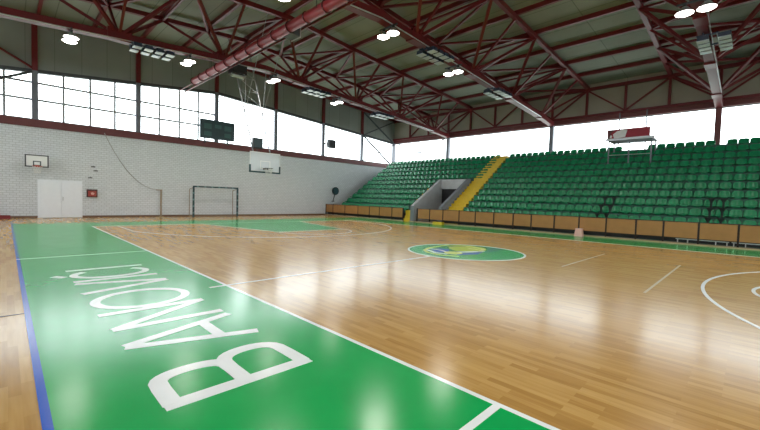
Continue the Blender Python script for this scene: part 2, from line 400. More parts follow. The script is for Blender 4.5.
# wind braces in the corner bays
def brace(a, b, r, label, m='dark'):
    return tag(MB().tube(a, b, r, 6).build('wind_brace', M[m]), label, 'brace', 'wind braces', 'structure')
brace((14.6, WY-.12, 7.75), (19.0, WY-.12, 5.0), .085, 'thick dark brace falling to the corner in the last end wall window')
brace((14.6, WY-.2, 5.3), (19.0, WY-.2, 7.4), .045, 'thin rod rising to the corner in the last end wall window')
brace((14.6, WY-.12, 10.0), (19.0, WY-.12, 7.5), .07, 'dark brace falling to the corner on the cladding above the last window')
brace((14.6, WY-.25, 7.8), (19.0, WY-.25, 9.8), .06, 'dark brace rising to the corner on the cladding above the last window')
brace((-9.1, WY-.12, 7.75), (-13.5, WY-.12, 5.35), .07, 'dark brace across the leftmost window')
brace((-9.1, WY-.12, 7.95), (-13.5, WY-.12, 10.4), .06, 'red brace on the cladding above the leftmost window', 'red')
brace((RX-.1, 20.7, 7.5), (RX-.1, 14.2, 5.2), .05, 'thin rod rising to the left in the corner window above the stand')
brace((RX-.16, 20.7, 5.2), (RX-.16, 14.2, 7.5), .05, 'thin rod rising to the right in the corner window above the stand')

# ------------------------------------------------------------------ long wall behind the stand
COLY = [21.09, 14.03, 4.68, -4.67, -14.02, -21.09]
struct('wall_right', MB().box(RX, RX+.3, BY-.3, WY, 0, 4.9), M['plaster'], 'low wall behind the top row of the green stand', 'wall')
struct('wall_right_panel', MB().box(RX+.02, RX+.2, BY-.3, WY+.2, 7.75, 10.3), M['cladr'], 'grey olive cladding above the windows over the stand', 'wall')
struct('trim_3', MB().box(RX-.18, RX+.25, BY, WY-.1, 7.48, 7.78), M['redbeam'], 'dark red beam over the windows behind the stand', 'beam')
for i in range(5):
    y1, y0 = COLY[i]-.02, COLY[i+1]+.02
    w = MB(); w.box(RX+.02, RX+.1, y0, y0+.05, 4.9, 7.5); w.box(RX+.02, RX+.1, y1-.05, y1, 4.9, 7.5)
    w.box(RX+.02, RX+.1, y0, y1, 4.9, 4.96); w.box(RX+.02, RX+.1, y0, y1, 7.42, 7.48)
    fr = w.build('window_%d' % (i+9), M['muntin']); fr['kind'] = 'structure'
    fr['label'] = 'broad white-lit window number %d from the corner above the stand' % (i+1); fr['category'] = 'window'
    MB().box(RX+.05, RX+.058, y0, y1, 4.92, 7.48).build('window_pane', M['glass'], fr)
for i, y in enumerate(COLY[:-1]):
    if i == 0: y = WY-.12
    c = MB().box(RX-.30, RX-.02, y-.14, y+.14, 4.86, 7.5).build('column', M['greycol' if i < 3 else 'redbeam']); c['kind'] = 'structure'
    c['label'] = ['grey steel column in the corner above the stand', 'grey steel column first right of the corner above the stand', 'dark grey steel column right of the yellow stairs above the stand',
                  'reddish steel column above the stand right of the camera platform', 'steel column above the stand nearest the viewer'][i]; c['category'] = 'column'
# edge truss in front of the cladding
et = thing('edge_truss', 'dark red trussed girder with upright posts above the windows over the stand', 'truss', (RX-.2, 0, 7.8), kind='structure')
EX = RX-.22
MB().bar((EX, BY+.1, 9.72), (EX, WY-.1, 9.72), .2, .2).build('top_chord', M['red'], et)
MB().bar((EX, BY+.1, 7.86), (EX, WY-.1, 7.86), .2, .16).build('bottom_chord', M['red'], et)
for k in range(-8, 9):
    y = 2.34*k
    MB().bar((EX, y, 7.9), (EX, y, 9.7), .14, .14, (0,1,0)).build('upright', M['red'], et)
    if k < 8:
        odd = (k % 2 == 0)
        MB().bar((EX+.02, y, 7.95 if odd else 9.65), (EX+.02, y+2.34, 9.65 if odd else 7.95), .1, .1).build('diagonal', M['red'], et)

# ------------------------------------------------------------------ the two walls out of the picture, and the roof
struct('wall_near', MB().box(LX-.3, LX, BY-.3, WY, 0, 4.9), M['plaster'], 'grey plastered long wall opposite the stand', 'wall')
struct('wall_near_panel', MB().box(LX-.3, LX, BY-.3, WY, 7.6, 10.5), M['cladr'], 'grey olive cladding over the added windows opposite the stand', 'wall')
nw = MB()  # unseen window band, added to brighten the hall from this side
for k in range(10):
    yy = BY+.2+4.66*k; nw.box(LX-.15, LX-.02, yy-.12, yy+.12, 4.9, 7.6)
fr = nw.build('window_15', M['muntin']); fr['kind'] = 'structure'; fr['label'] = 'added unseen high window band opposite the stand'; fr['category'] = 'window'
MB().box(LX-.10, LX-.09, BY, WY, 4.9, 7.6).build('window_pane', M['glass'], fr)
struct('wall_back', MB().box(LX-.3, RX+.3, BY-.3, BY, 0, 4.9), M['brick'], 'white painted brick wall behind the viewer', 'wall')
struct('wall_back_panel', MB().prismxz([(LX, 8.0), (RX, 8.0), (RX, roofz(RX)+.3), (RIDGE, roofz(RIDGE)+.3), (LX, roofz(LX)+.3)], BY-.2, BY), M['clad'], 'grey olive cladding behind the viewer', 'wall')
bw = MB()  # unseen window band, added for more light from behind
for x in COLX: bw.box(x-.12, x+.12, BY-.15, BY, 4.9, 8.0)
fr = bw.build('window_14', M['muntin']); fr['kind'] = 'structure'; fr['label'] = 'added unseen high window band behind the viewer'; fr['category'] = 'window'
MB().box(LX, RX, BY-.08, BY-.07, 4.9, 8.0).build('window_pane', M['glass'], fr)
ce = MB()
for s in (0, 1):
    x0, x1 = ((LX-.3, RIDGE), (RIDGE, RX+.4))[s]
    ce.prismxz([(x0, roofz(x0)+.30), (x1, roofz(x1)+.30), (x1, roofz(x1)+.48), (x0, roofz(x0)+.48)], BY-.3, WY+.3)
struct('ceiling', ce, M['roof'], 'olive grey panelled underside of the low pitched roof', 'ceiling')
xs_p = [RIDGE+2.34*k for k in range(-7, 8)]
for i, x in enumerate(xs_p):
    p = MB().box(x-.07, x+.07, BY, WY, roofz(x)+.08, roofz(x)+.30).build('purlin', M['red']); p['kind'] = 'structure'
    p['label'] = 'red roof purlin number %d counted from the stand side' % (len(xs_p)-i); p['category'] = 'purlin'; p['group'] = 'roof purlins'

# ------------------------------------------------------------------ roof trusses
LOWX = [2.84+4.68*k for k in range(-4, 4)]                 # lower nodes -15.9 .. 16.9
UPX = [RIDGE+4.68*k for k in range(-4, 5)]
def lowz(x): return 8.88 - 0.067*abs(x-RIDGE)
TR = [(14.03, 'red triangular roof truss nearest the goal end wall'), (4.68, 'red triangular roof truss ending right of the yellow stairs'),
      (-4.67, 'red triangular roof truss ending at the reddish column'), (-14.02, 'red triangular roof truss behind the viewer')]
for yc, lab in TR:
    t = thing('roof_truss', lab, 'truss', (RIDGE, yc, 8.7), 'triangular roof trusses', 'structure')
    b = MB()
    x_l, x_r = LX+.05, RX-.3
    def zz(x): return lowz(x) if x < 16.9 else lowz(16.9)-(x-16.9)*.10
    pts = [x_l, RIDGE, 16.9, x_r]
    for a, c in zip(pts[:-1], pts[1:]): b.bar((a, yc, zz(a)), (c, yc, zz(c)), .34, .32)
    b.build('bottom_chord', M['red'], t)
    for dy in (-2.34, 2.34):
        b = MB()
        for a, c in ((LX+.05, RIDGE), (RIDGE, RX-.1)): b.bar((a, yc+dy, roofz(a)-.02), (c, yc+dy, roofz(c)-.02), .20, .22)
        b.build('top_chord', M['red'], t)
    MB().path([(LX+.1, yc-.2, lowz(LX)-.13), (RIDGE, yc-.2, lowz(RIDGE)-.13), (16.5, yc-.2, lowz(16.5)-.13)], .025).build('conduit', M['steel'], t, label='thin pale conduit')
    for lx in LOWX:
        lz = zz(lx)
        gp = MB().box(lx-.45, lx+.45, yc-.20, yc+.20, lz-.18, lz+.30).build('gusset', M['red'], t)
        for dy in (-2.34, 2.34):
            for dx in (-2.34, 0, 2.34):
                ux = lx+dx
                MB().bar((lx+dx*.08, yc+dy*.08, lz+.2), (ux, yc+dy, roofz(ux)-.08), .13 if dx else .10, .13 if dx else .10).build('web_brace', M['red'], t)
    for j, ux in enumerate(UPX[:-1]):
        for s in (0, 1):
            a = yc + (-2.34 if s else 2.34)
            x0 = min(ux+2.34*s, RX-.2)
            if s == 0: MB().bar((ux, yc-2.34, roofz(ux)-.05), (ux+2.34, yc+2.34, roofz(ux+2.34)-.05), .11, .11).build('plan_brace', M['red'], t)
            else: MB().bar((ux+2.34, yc+2.34, roofz(ux+2.34)-.05), (ux+4.68, yc-2.34, roofz(ux+4.68)-.05), .11, .11).build('plan_brace', M['red'], t)
    for ux in UPX:
        MB().bar((ux, yc-2.34, roofz(ux)-.1), (ux, yc+2.34, roofz(ux)-.1), .10, .10).build('cross_tie', M['red'], t)
wc = MB()
for a, c in ((LX+.05, RIDGE), (RIDGE, RX-.1)): wc.bar((a, WY-.25, roofz(a)-.02), (c, WY-.25, roofz(c)-.02), .2, .22)
struct('trim_4', wc, M['red'], 'red roof chord along the goal end wall', 'beam')
# ------------------------------------------------------------------ lamps and floodlights under the trusses
def lamp(x, y, lab):
    z = lowz(x)-.16
    t = thing('ceiling_lamp', lab, 'lamp', (x, y, z), 'lit lamps under the roof trusses')
    MB().bar((x, y-.5, z-.04), (x, y+.5, z-.04), .05, .06).build('mounting_bar', M['dark'], t)
    for dy in (-.28, .28):
        MB().tube((x, y+dy, z-.05), (x, y+dy, z-.18), .06, 10).build('lamp_neck', M['dark'], t)
        sh = MB().tube((x, y+dy, z-.16), (x, y+dy, z-.36), .09, 14, .26).build('lamp_shade', M['steel'], t)
        MB().tube((x, y+dy, z-.361), (x, y+dy, z-.40), .25, 14, .18).build('lamp_bulb', M['lamp'], sh)
    L = bpy.data.lights.new('lamp_light', 'SPOT'); L.energy = 220; L.spot_size = math.radians(150); L.spot_blend = .6; L.shadow_soft_size = .6
    L.color = (1, .95, .86)
    o = bpy.data.objects.new('lamp_light', L); COL.objects.link(o); o.parent = t; o.location = (0, 0, -.45)
lname = {14.03: 'under the truss nearest the goal end wall', 4.68: 'under the truss ending right of the yellow stairs', -4.67: 'under the truss at the upper right corner', -14.02: 'behind the viewer'}
ordn = ['first', 'second', 'third', 'fourth']
for y in (14.03, 4.68, -4.67, -14.02):
    for i, x in enumerate((-8.2, -3.65, 1.05, 5.8)):
        lamp(x, y, 'lit lamp pair %s, %s from left' % (lname[y], ordn[i]))
def flood(x, y, lab):
    z = lowz(x)-.16
    t = thing('floodlight_bank', lab, 'floodlight', (x, y, z), 'unlit floodlight banks')
    fr = MB()
    for dy in (-.42, -.06): fr.bar((x-.85, y+dy, z-.16), (x+.85, y+dy, z-.16), .06, .06)
    for dx in (-.6, .6): fr.bar((x+dx, y-.45, z-.10), (x+dx, y+.2, z-.10), .05, .05); fr.bar((x+dx, y, z+.0), (x+dx, y, z-.12), .05, .05)
    fr.build('rack', M['lampbody'], t)
    for r, dy in enumerate((-.62, -.02)):
        for k in range(4):
            cx = x-.66+.44*k
            h = MB().box(cx-.15, cx+.15, y+dy-.17, y+dy+.17, z-.34, z-.18).build('floodlight', M['lampbody'], t)
            MB().box(cx-.16, cx+.16, y+dy-.18, y+dy+.18, z-.365, z-.341).build('lens', M['lens'], h)
for y in (14.03, 4.68):
    for i, x in enumerate((-5.3, 3.9, 9.9)):
        flood(x, y, 'unlit floodlight bank %s, %s from left' % (lname[y], ordn[i]))
flood(9.0, -4.67, 'unlit floodlight bank under the truss at the upper right corner')

# ------------------------------------------------------------------ duct and pipes along the hall
du = thing('ventilation_duct', 'red ringed ventilation duct running towards the goal end under the trusses', 'duct', (-2.35, 4, 8.12))
DX, DZ, DR = -2.35, 8.08, .185
MB().tube((DX, 17.1, DZ), (DX, -20.8, DZ), DR, 20).build('duct_sleeve', M['duct'], du, True)
for k in range(34):
    yy = 17.0-1.15*k
    MB().torus((DX, yy, DZ), DR+.005, .03, 'y', 20, 6).build('duct_ring', M['ductring'], du)
for yy in (14.03, 4.68, -4.67, -14.02):
    h = MB()
    for dx in (-.18, .18): MB().tube((DX+dx, yy, DZ), (DX+dx, yy, lowz(DX)-.1), .015, 6).build('hanger', M['dark'], du)
hb = MB(); hb.box(DX+.12, DX+.5, 6.75, 7.35, DZ-.16, DZ+.22); hb.build('outlet_box', M['dark'], du)
gr = MB()
for yy in (6.72, 7.38): gr.bar((DX+.51, yy, DZ-.2), (DX+.51, yy, DZ+.26), .03, .03)
for zz_ in (DZ-.19, DZ+.25): gr.bar((DX+.51, 6.7, zz_), (DX+.51, 7.4, zz_), .03, .03)
gr.build('outlet_frame', M['steel'], du, label='pale frame of the duct outlet')
for i, (dx, dz) in enumerate(((-1.95, 8.35), (-1.78, 8.2), (-1.62, 8.35))):
    p = MB().tube((dx, 20.9, dz), (dx, -20.9, dz), .035, 8)
    for yy in (14.03, 4.68, -4.67, -14.02): p.tube((dx, yy, dz), (dx, yy, lowz(dx)-.1), .012, 5)
    tag(p.build('pipe', M['red']), 'thin red pipe right of the ringed duct, %s from it' % ordn[i], 'pipe', 'thin pipes beside the duct')
hm = thing('hoist', 'dark backstop hoist hanging under the truss beside the red duct', 'hoist', (-1.1, 14.03, 8.2))
MB().box(-1.5, -.7, 13.75, 14.35, 8.15, 8.6).build('motor_housing', M['black'], hm)
MB().tube((-1.45, 14.05, 8.08), (-.75, 14.05, 8.08), .1, 12).build('cable_drum', M['steel'], hm)

# ------------------------------------------------------------------ grandstand
N = 11
X0, DXR, Z0, DZR = 11.1, .62, 1.14, .42
def rx(i): return X0+DXR*i          # top of the seat back
def rz(i): return Z0+DZR*i
def tz(i): return rz(i)-.36         # tread
VY0, VY1, VX = 8.4, 11.1, 13.8    # entrance cut
st = MB()
for i in range(N):
    a, b = (rx(i)-.46 if i else 10.66), rx(i)+.16
    spans = [(BY, VY0), (VY1, 19.75)] if a < VX else [(BY, 19.75)]
    for y0, y1 in spans: st.box(a, b, y0, y1, 0, tz(i))
st.box(rx(N-1)+.16, RX, BY, 19.75, 0, tz(N-1)+.12)
struct('grandstand', st, M['tier'], 'stepped concrete terraces under the green seats', 'grandstand')
# entrance
en = thing('stand_entrance', 'grey concrete entrance with sloping side walls cut into the green stand', 'entrance', (12, 9.5, 0), kind='structure')
TH = .22
def slope_wall(y0, y1, name, m):
    MB().prismxz([(10.42, 0), (VX+.12, 0), (VX+.12, 3.24), (VX-.05, 3.24), (10.42, 1.14)], y0, y1).build(name, M[m], en)
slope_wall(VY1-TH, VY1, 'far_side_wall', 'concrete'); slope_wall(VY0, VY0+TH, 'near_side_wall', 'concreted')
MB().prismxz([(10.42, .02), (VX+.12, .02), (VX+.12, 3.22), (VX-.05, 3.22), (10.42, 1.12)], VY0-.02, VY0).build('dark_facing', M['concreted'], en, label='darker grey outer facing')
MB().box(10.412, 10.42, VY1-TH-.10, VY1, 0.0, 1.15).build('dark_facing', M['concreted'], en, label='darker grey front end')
bk = MB(); bk.box(VX, VX+.14, VY0+TH, VY1-TH, 2.5, 3.22); bk.build('header_wall', M['concrete'], en)
MB().box(VX+.1, VX+.13, VY0+TH, VY1-TH, 0, 2.5).build('doorway_shade', M['black'], en)  # black sheet standing for the shade inside the opening
# stairs
ys = thing('aisle_stairs', 'yellow painted aisle stairs climbing the stand right of the concrete entrance', 'stairs', (13, 7.4, 0), kind='structure')
AY0, AY1 = 7.22, 8.37
def stairs(par, y0, y1):
    s_ = MB()
    for i in range(N):
        a = rx(i)-.46
        for h in (0, 1):
            z = tz(i)+.012+.2*h
            s_.box(a-.02+.31*h, rx(i)+.155-.005*h, y0, y1, 0.02, z)
    s_.build('step_flight', M['yellow'], par)
stairs(ys, AY0, AY1)
y2 = thing('aisle_stairs', 'narrow yellow aisle stairs left of the concrete entrance', 'stairs', (11, 11.4, 0), kind='structure')
s_ = MB()
for k in range(3): s_.box(10.42+.12*k, 10.78, 11.12, 11.72, 0, .22+.2*k)
for i in range(5):
    s_.box(rx(i)-.48, rx(i)+.155, 11.12, 11.72, 0.02, tz(i)+.03)
s_.build('step_flight', M['yellow'], y2)
tag(MB().box(9.98, 10.24, 8.0, 8.75, 0.003, .17).build('step_block', M['yellow']), 'low yellow step block on the floor below the brown panels', 'step')
# black board painting in the shade of the gap under the barrier panels
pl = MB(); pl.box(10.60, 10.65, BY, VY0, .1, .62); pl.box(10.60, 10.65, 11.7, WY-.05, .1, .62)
struct('gap_shade_board', pl, M['black'], 'black board standing for shade in the gap under the brown barrier panels', 'shade board')
struct('trim_5', MB().box(10.3, 10.65, BY+1, VY0, 0, .07).box(10.3, 10.65, 11.7, WY-.02, 0, .07).box(10.3, 10.41, VY0, 11.1, 0, .07), M['trimw'], 'low pale kerb between the green floor and the barrier panels', 'strip')

# barrier panels
PX = 10.36
postL = [21.0, 19.99, 18.34, 16.67, 15.29, 14.17, 12.84, 11.74]
postR = [10.35, 9.3, 8.2, 6.95, 5.78, 4.54, 3.34, 2.3, 1.07, -.14, -1.35, -2.56, -3.58, -4.77, -5.98, -7.2]
def barrier(y1, y0, lab):
    t = thing('barrier_panel', lab, 'panel', (PX, (y0+y1)/2, 0), 'brown barrier panels along the foot of the stand')
    MB().box(PX-.015, PX+.015, y0+.035, y1-.035, .29, .955).build('board', M['wood'], t)
    MB().box(PX-.035, PX+.035, y0-.03, y0+.03, 0.07, 1.0).build('post', M['post'], t)
    MB().box(PX-.03, PX+.03, y0+.035, y1-.035, .955, .985).build('rail', M['post'], t); MB().box(PX-.02, PX+.02, y0+.035, y1-.035, .26, .29).build('rail', M['post'], t)
onum = ['first','second','third','fourth','fifth','sixth','seventh','eighth','ninth','tenth','eleventh','twelfth','thirteenth','fourteenth','fifteenth','sixteenth']
for i in range(len(postL)-1): barrier(postL[i], postL[i+1], 'brown barrier panel before the stand, %s from the end wall' % onum[i])
tag(MB().box(PX-.035, PX+.035, 21.0, 21.06, .07, 1.0).build('end_post', M['post']), 'dark end post of the brown barrier against the end wall', 'post')
for i in range(len(postR)-1): barrier(postR[i], postR[i+1], 'brown barrier panel before the stand, %s right of the entrance side wall' % onum[i])
tag(MB().box(PX-.035, PX+.035, 10.38, 10.44, .07, 1.0).build('end_post', M['post']), 'dark end post of the brown barrier beside the grey entrance wall', 'post')

# ------------------------------------------------------------------ seats
def grid_shell(P, th):
    """P[i][j] points; closed thin shell offset along the local normal"""
    mb = MB(); n, m = len(P), len(P[0])
    Nn = [[None]*m for _ in range(n)]
    for i in range(n):
        for j in range(m):
            a = Vector(P[min(i+1, n-1)][j])-Vector(P[max(i-1, 0)][j]); b = Vector(P[i][min(j+1, m-1)])-Vector(P[i][max(j-1, 0)][0:3] if False else P[i][max(j-1, 0)])
            Nn[i][j] = a.cross(b).normalized()
    A = [Vector(P[i][j]) for i in range(n) for j in range(m)]; B = [Vector(P[i][j])+Nn[i][j]*th for i in range(n) for j in range(m)]
    fs = []; K = n*m
    for i in range(n-1):
        for j in range(m-1):
            a, b, c, d = i*m+j, i*m+j+1, (i+1)*m+j+1, (i+1)*m+j
            fs += [(a, d, c, b), (K+a, K+b, K+c, K+d)]
    ring = [(0, j) for j in range(m)] + [(i, m-1) for i in range(1, n)] + [(n-1, j) for j in range(m-2, -1, -1)] + [(i, 0) for i in range(n-2, 0, -1)]
    R = [i*m+j for i, j in ring]
    for q in range(len(R)):
        a, b = R[q], R[(q+1) % len(R)]; fs.append((a, b, K+b, K+a))
    mb.add(A+B, fs); return mb
def seat_pan():
    rows = []
    for (x, z) in ((-.215, .05), (-.205, .095), (-.10, .075), (.02, .07), (.10, .085)):
        rows.append([(x, y, z + 1.9*max(0, abs(y)-.09)**2*1.6 - (.025 if abs(y) > .17 and x < -.2 else 0)) for y in (-.205, -.165, -.09, 0, .09, .165, .205)])
    mb = grid_shell(rows, -.018)
    mb.box(-.10, .06, -.11, .11, 0, .055)        # fixing block on the step
    return mb
def seat_back():
    rows = []
    for k, (x, z, w) in enumerate(((.095, .07, .20), (.125, .16, .203), (.15, .25, .20), (.163, .315, .180), (.17, .345, .145), (.172, .36, .075))):
        rows.append([(x - 1.5*y*y, y, z) for y in (-w, -w*.7, -w*.35, 0, w*.35, w*.7, w)])
    return grid_shell(rows, -.018)
pan_mb, back_mb = seat_pan(), seat_back()
seat_proto = thing('stadium_seat', '', 'seat', (0,0,0), 'green plastic seats of the stand')
pan_mb.build('seat', M['seat'], seat_proto, True); back_mb.build('backrest', M['seat'], seat_proto, True)

# camera (needed to rank the seats)
CH, CF, CYAW, CP, CR, CX_, CY_ = 1.54790843, 372.923774, .7881082, -.041867421, .0297983874, -10.1535554, -6.29742553
F = Vector((math.sin(CYAW)*math.cos(CP), math.cos(CYAW)*math.cos(CP), math.sin(CP)))
R0 = Vector((math.cos(CYAW), -math.sin(CYAW), 0)); U0 = R0.cross(F)
R2 = R0*math.cos(CR)+U0*math.sin(CR); U2 = U0*math.cos(CR)-R0*math.sin(CR)
CC = Vector((CX_, CY_, CH))
def pix(p):
    d = Vector(p)-CC; z = d.dot(F); return 380+CF*d.dot(R2)/z, 215-CF*d.dot(U2)/z, z
PITCH = .4372
allseats = []
for i in range(N):
    X = rx(i)-.17
    for k in range(0, 37):                                  # right block, counted from the yellow stairs
        Y = 6.85-PITCH*k
        if i == N-1 and (k == 27 or -1.75 < Y < -.35): continue
        allseats.append((X, Y, tz(i), i, k, 'r'))
    for k in range(0, 18): allseats.append((X, 11.98+PITCH*k, tz(i), i, k, 'l'))       # left block
    if X-.3 > VX+.2:
        for k in range(0, 9): allseats.append((X, 11.98-PITCH*(k+1), tz(i), i, k, 'm'))     # above the entrance
cnt = {}; num = []
for s in allseats:                      # count only the seats that stand in each row
    q = (s[3], s[5]); num.append(s[:4]+(cnt.get(q, 0), s[5])); cnt[q] = cnt.get(q, 0)+1
allseats = num
vis = []
for s in allseats:
    u, v, z = pix((s[0], s[1], s[2]+.2))
    inside = -4 < u < 764
    vis.append((z if inside else 1e3+z, s))
vis.sort(key=lambda t: t[0])
ind = [s for z, s in vis[:300]]; rest = [s for z, s in vis[300:]]
rown = ['front', 'second', 'third', 'fourth', 'fifth', 'sixth', 'seventh', 'eighth', 'ninth', 'tenth', 'top']
def ordinal(n): return '%d%s' % (n, 'th' if 10 <= n % 100 <= 20 else {1: 'st', 2: 'nd', 3: 'rd'}.get(n % 10, 'th'))
def seat_label(s):
    return 'green plastic seat in the %s row, %s seat right of the yellow stairs' % (rown[s[3]], ordinal(s[4]+1)) if s[5] == 'r' else \
           'green plastic seat in the %s row, %s seat %s' % (rown[s[3]], ordinal(s[4]+1), 'left of the concrete entrance' if s[5] == 'l' else 'above the entrance')
for n, s in enumerate(ind):
    o = seat_proto if n == 0 else copy_tree(seat_proto, s[:3])
    o.location = s[:3]; o['label'] = seat_label(s)
sm = MB()
for s in rest:
    for mb in (pan_mb, back_mb): sm.add([(v[0]+s[0], v[1]+s[1], v[2]+s[2]) for v in mb.v], mb.f)
so = sm.build('stadium_seats', M['seat'], None, True)
tag(so, 'mass of green plastic seats on the far left and upper part of the stand', 'seats', 'green plastic seats of the stand', 'stuff')

# press desks between the seats
def desk(y, i, lab):
    x = rx(i)-.41
    t = thing('press_desk', lab, 'desk', (x, y, tz(i)), 'dark green press desks in the stand')
    MB().box(x-.10, x+.02, y-.34, y+.34, tz(i)+.37, tz(i)+.43).build('desk_top', M['deskgreen'], t)
    for dy in (-.2, .2):
        l = MB()
        yz = [(-.035, 0), (.035, 0), (.04, .24), (.11, .37), (-.11, .37), (-.04, .24)]
        l.add([(x-.008, y+dy+a, tz(i)+b) for a, b in yz]+[(x+.012, y+dy+a, tz(i)+b) for a, b in yz],
              [(0,1,2,3,4,5)[::-1], (6,7,8,9,10,11)]+[(q, (q+1)%6, 6+(q+1)%6, 6+q) for q in range(6)])
        l.build('leg', M['deskgreen'], t)
for i in range(3):
    desk(-5.22, i, 'dark green press desk in the %s row near the right edge' % rown[i])
    desk(-1.05, i, 'dark green press desk in the %s row left of the middle barrier panels' % rown[i])

# ------------------------------------------------------------------ camera platform at the top of the stand
pf = thing('camera_platform', 'steel camera platform with red and white banner high on the stand', 'platform', (15.6, -1.1, 4.2))
PXF = 15.4
MB().box(15.3, 16.82, -2.2, .05, 5.44, 5.52).build('deck', M['greycol'], pf)
MB().box(15.22, 15.3, -2.3, .1, 5.43, 5.55).build('deck_edge', M['steel'], pf)
def groundz(x):
    i = int((x-(X0-.46))/DXR); return tz(max(0, min(N-1, i)))
for (x, y) in ((15.52, -.02), (15.52, -1.05), (15.52, -2.12), (16.76, -.02), (16.76, -2.12)):
    MB().tube((x, y, groundz(x)), (x, y, 5.46), .035, 8).build('leg', M['greycol'], pf)
cb = MB(); cb.tube((15.52, -.02, 4.6), (15.52, -2.12, 4.6), .02, 6); cb.build('cross_rail', M['steel'], pf)
bn = MB().box(15.42, 15.47, -2.03, .06, 5.53, 6.1).build('banner', M['bannerred'], pf)
def shard(pts, name, m, off): MB().add([(15.42-off, y, z) for y, z in pts]+[(15.43, y, z) for y, z in pts],
    [tuple(range(len(pts)))[::-1], tuple(range(len(pts), 2*len(pts)))]+[(i, (i+1) % len(pts), len(pts)+(i+1) % len(pts), len(pts)+i) for i in range(len(pts))]).build(name, M[m], bn)
shard([(-.30, 5.56), (-.85, 5.62), (-.95, 6.02), (-.72, 6.07), (-.42, 5.98), (-.22, 5.82)], 'banner_white_print', 'bannerw', .004)
shard([(.05, 5.55), (-.16, 5.62), (-.13, 5.9), (-.33, 6.07), (.05, 6.08)], 'banner_dark_print', 'bannerd', .004)
shard([(-.05, 5.62), (-.16, 5.60), (-.2, 5.74), (-.1, 5.78)], 'banner_white_spot', 'bannerw', .006)
sr = MB()
sr.tube((15.45, -2.03, 5.5), (15.45, -2.03, 6.12), .02, 6); sr.tube((15.45, .06, 5.5), (15.45, .06, 6.12), .02, 6); sr.tube((16.4, .03, 5.5), (15.45, .03, 6.2), .015, 6)
sr.build('railing', M['steel'], pf)
for y, lab in ((.24, 'left of the two thin vertical rods behind the camera platform'), (-1.25, 'right of the two thin vertical rods behind the camera platform')):
    tag(MB().tube((RX-.35, y, tz(N-1)+.12), (RX-.35, y, 7.8), .035, 8).build('hanger_rod', M['greycol']), lab, 'rod', 'rods behind the camera platform')

# ------------------------------------------------------------------ low benches and pink box before the panels
def bench(y1, y0, lab):
    t = thing('low_bench', lab, 'bench', (10.51, (y0+y1)/2, .07), 'low benches before the stand')
    MB().box(10.43, 10.59, y0, y1, .215, .245).build('seat', M['dark'], t)
    MB().box(10.42, 10.43, y0, y1, .212, .248).build('edge_strip', M['steel'], t)
    for yy in (y1-.06, y1-.40, y0+.40, y0+.06):
        l = MB(); yv = yy
        l.path([(10.46, yv, .07), (10.46, yv, .2), (10.57, yv, .2), (10.57, yv, .07)], .016)
        l.build('leg', M['whitep'], t)
bench(-4.02, -5.72, 'low black bench on white legs before the stand, left of the other bench')
bench(-5.80, -7.6, 'low black bench on white legs cut by the right edge')
pk = thing('litter_bin', 'small pale pink tapered bin on the floor before the brown panels', 'bin', (10.1, -.24, 0))
b = MB(); a0, a1 = .18, .13
zz0, zz1 = .003, .38
b.add([(10.1-a0, -.24-a0, zz0), (10.1+a0, -.24-a0, zz0), (10.1+a0, -.24+a0, zz0), (10.1-a0, -.24+a0, zz0), (10.1-a1, -.24-a1, zz1), (10.1+a1, -.24-a1, zz1), (10.1+a1, -.24+a1, zz1), (10.1-a1, -.24+a1, zz1)],
      [(0,3,2,1),(4,5,6,7),(0,1,5,4),(1,2,6,5),(2,3,7,6),(3,0,4,7)])
b.build('body', M['pink'], pk)
MB().box(10.1-.145, 10.1+.145, -.24-.145, -.24+.145, .36, .39).build('lid', M['pink'], pk)

# ------------------------------------------------------------------ handball goal
gl = thing('handball_goal', 'dark teal handball goal with pale bands standing before the brick wall', 'goal', (.2, 20.3, 0))
GX0, GX1, GY = -1.28, 1.72, 20.15
def banded(a, b, n, name):
    o = MB().bar(a, b, .10, .10).build(name, M['teald'], gl)
    A, B = Vector(a), Vector(b); w = MB()
    for k in range(n):
        if k % 2: MB().bar(A.lerp(B, k/n), A.lerp(B, (k+.5)/n), .105, .105).build('pale_band', M['palet'], o)
banded((GX0, GY, 0), (GX0, GY, 2.0), 9, 'goal_post'); banded((GX1, GY, 0), (GX1, GY, 2.0), 9, 'goal_post')
banded((GX0-.04, GY, 2.04), (GX1+.04, GY, 2.04), 13, 'crossbar')
for x in (GX0, GX1):
    MB().path([(x, GY, 1.98), (x, 20.95, 1.86), (x, 20.95, 0.03), (x, GY, 0.03)], .022).build('back_frame', M['rustpost'], gl)
MB().tube((GX0, 20.95, .03), (GX1, 20.95, .03), .022).build('ground_bar', M['rustpost'], gl)

# ------------------------------------------------------------------ small backboard on the wall
wb = thing('basketball_hoop', 'small wall mounted backboard with black border above the white door', 'hoop', (-8.97, 20.9, 3.0))
BX0, BX1, BZ0, BZ1, BYY = -9.43, -8.52, 2.71, 3.33, 20.32
def board_frame(mb, x0, x1, z0, z1, y0, y1, w):
    mb.box(x0, x1, y0, y1, z0, z0+w); mb.box(x0, x1, y0, y1, z1-w, z1); mb.box(x0, x0+w, y0, y1, z0+w, z1-w); mb.box(x1-w, x1, y0, y1, z0+w, z1-w); return mb
MB().box(BX0, BX1, BYY, BYY+.03, BZ0, BZ1).build('backboard', M['bwhite'], wb)
board_frame(MB(), BX0-.01, BX1+.01, BZ0-.01, BZ1+.01, BYY-.006, BYY+.036, .055).build('border', M['dark'], wb)
board_frame(MB(), -9.13, -8.81, 2.77, 3.02, BYY-.006, BYY, .05).build('target_square', M['dark'], wb)
br_ = MB()
for x in (-9.2, -8.75):
    br_.tube((x, BYY+.03, 3.15), (x, WY-.008, 3.15), .025); br_.tube((x, BYY+.03, 2.85), (x, WY-.008, 2.85), .025); br_.tube((x, BYY+.03, 2.85), (x, WY-.008, 3.12), .02)
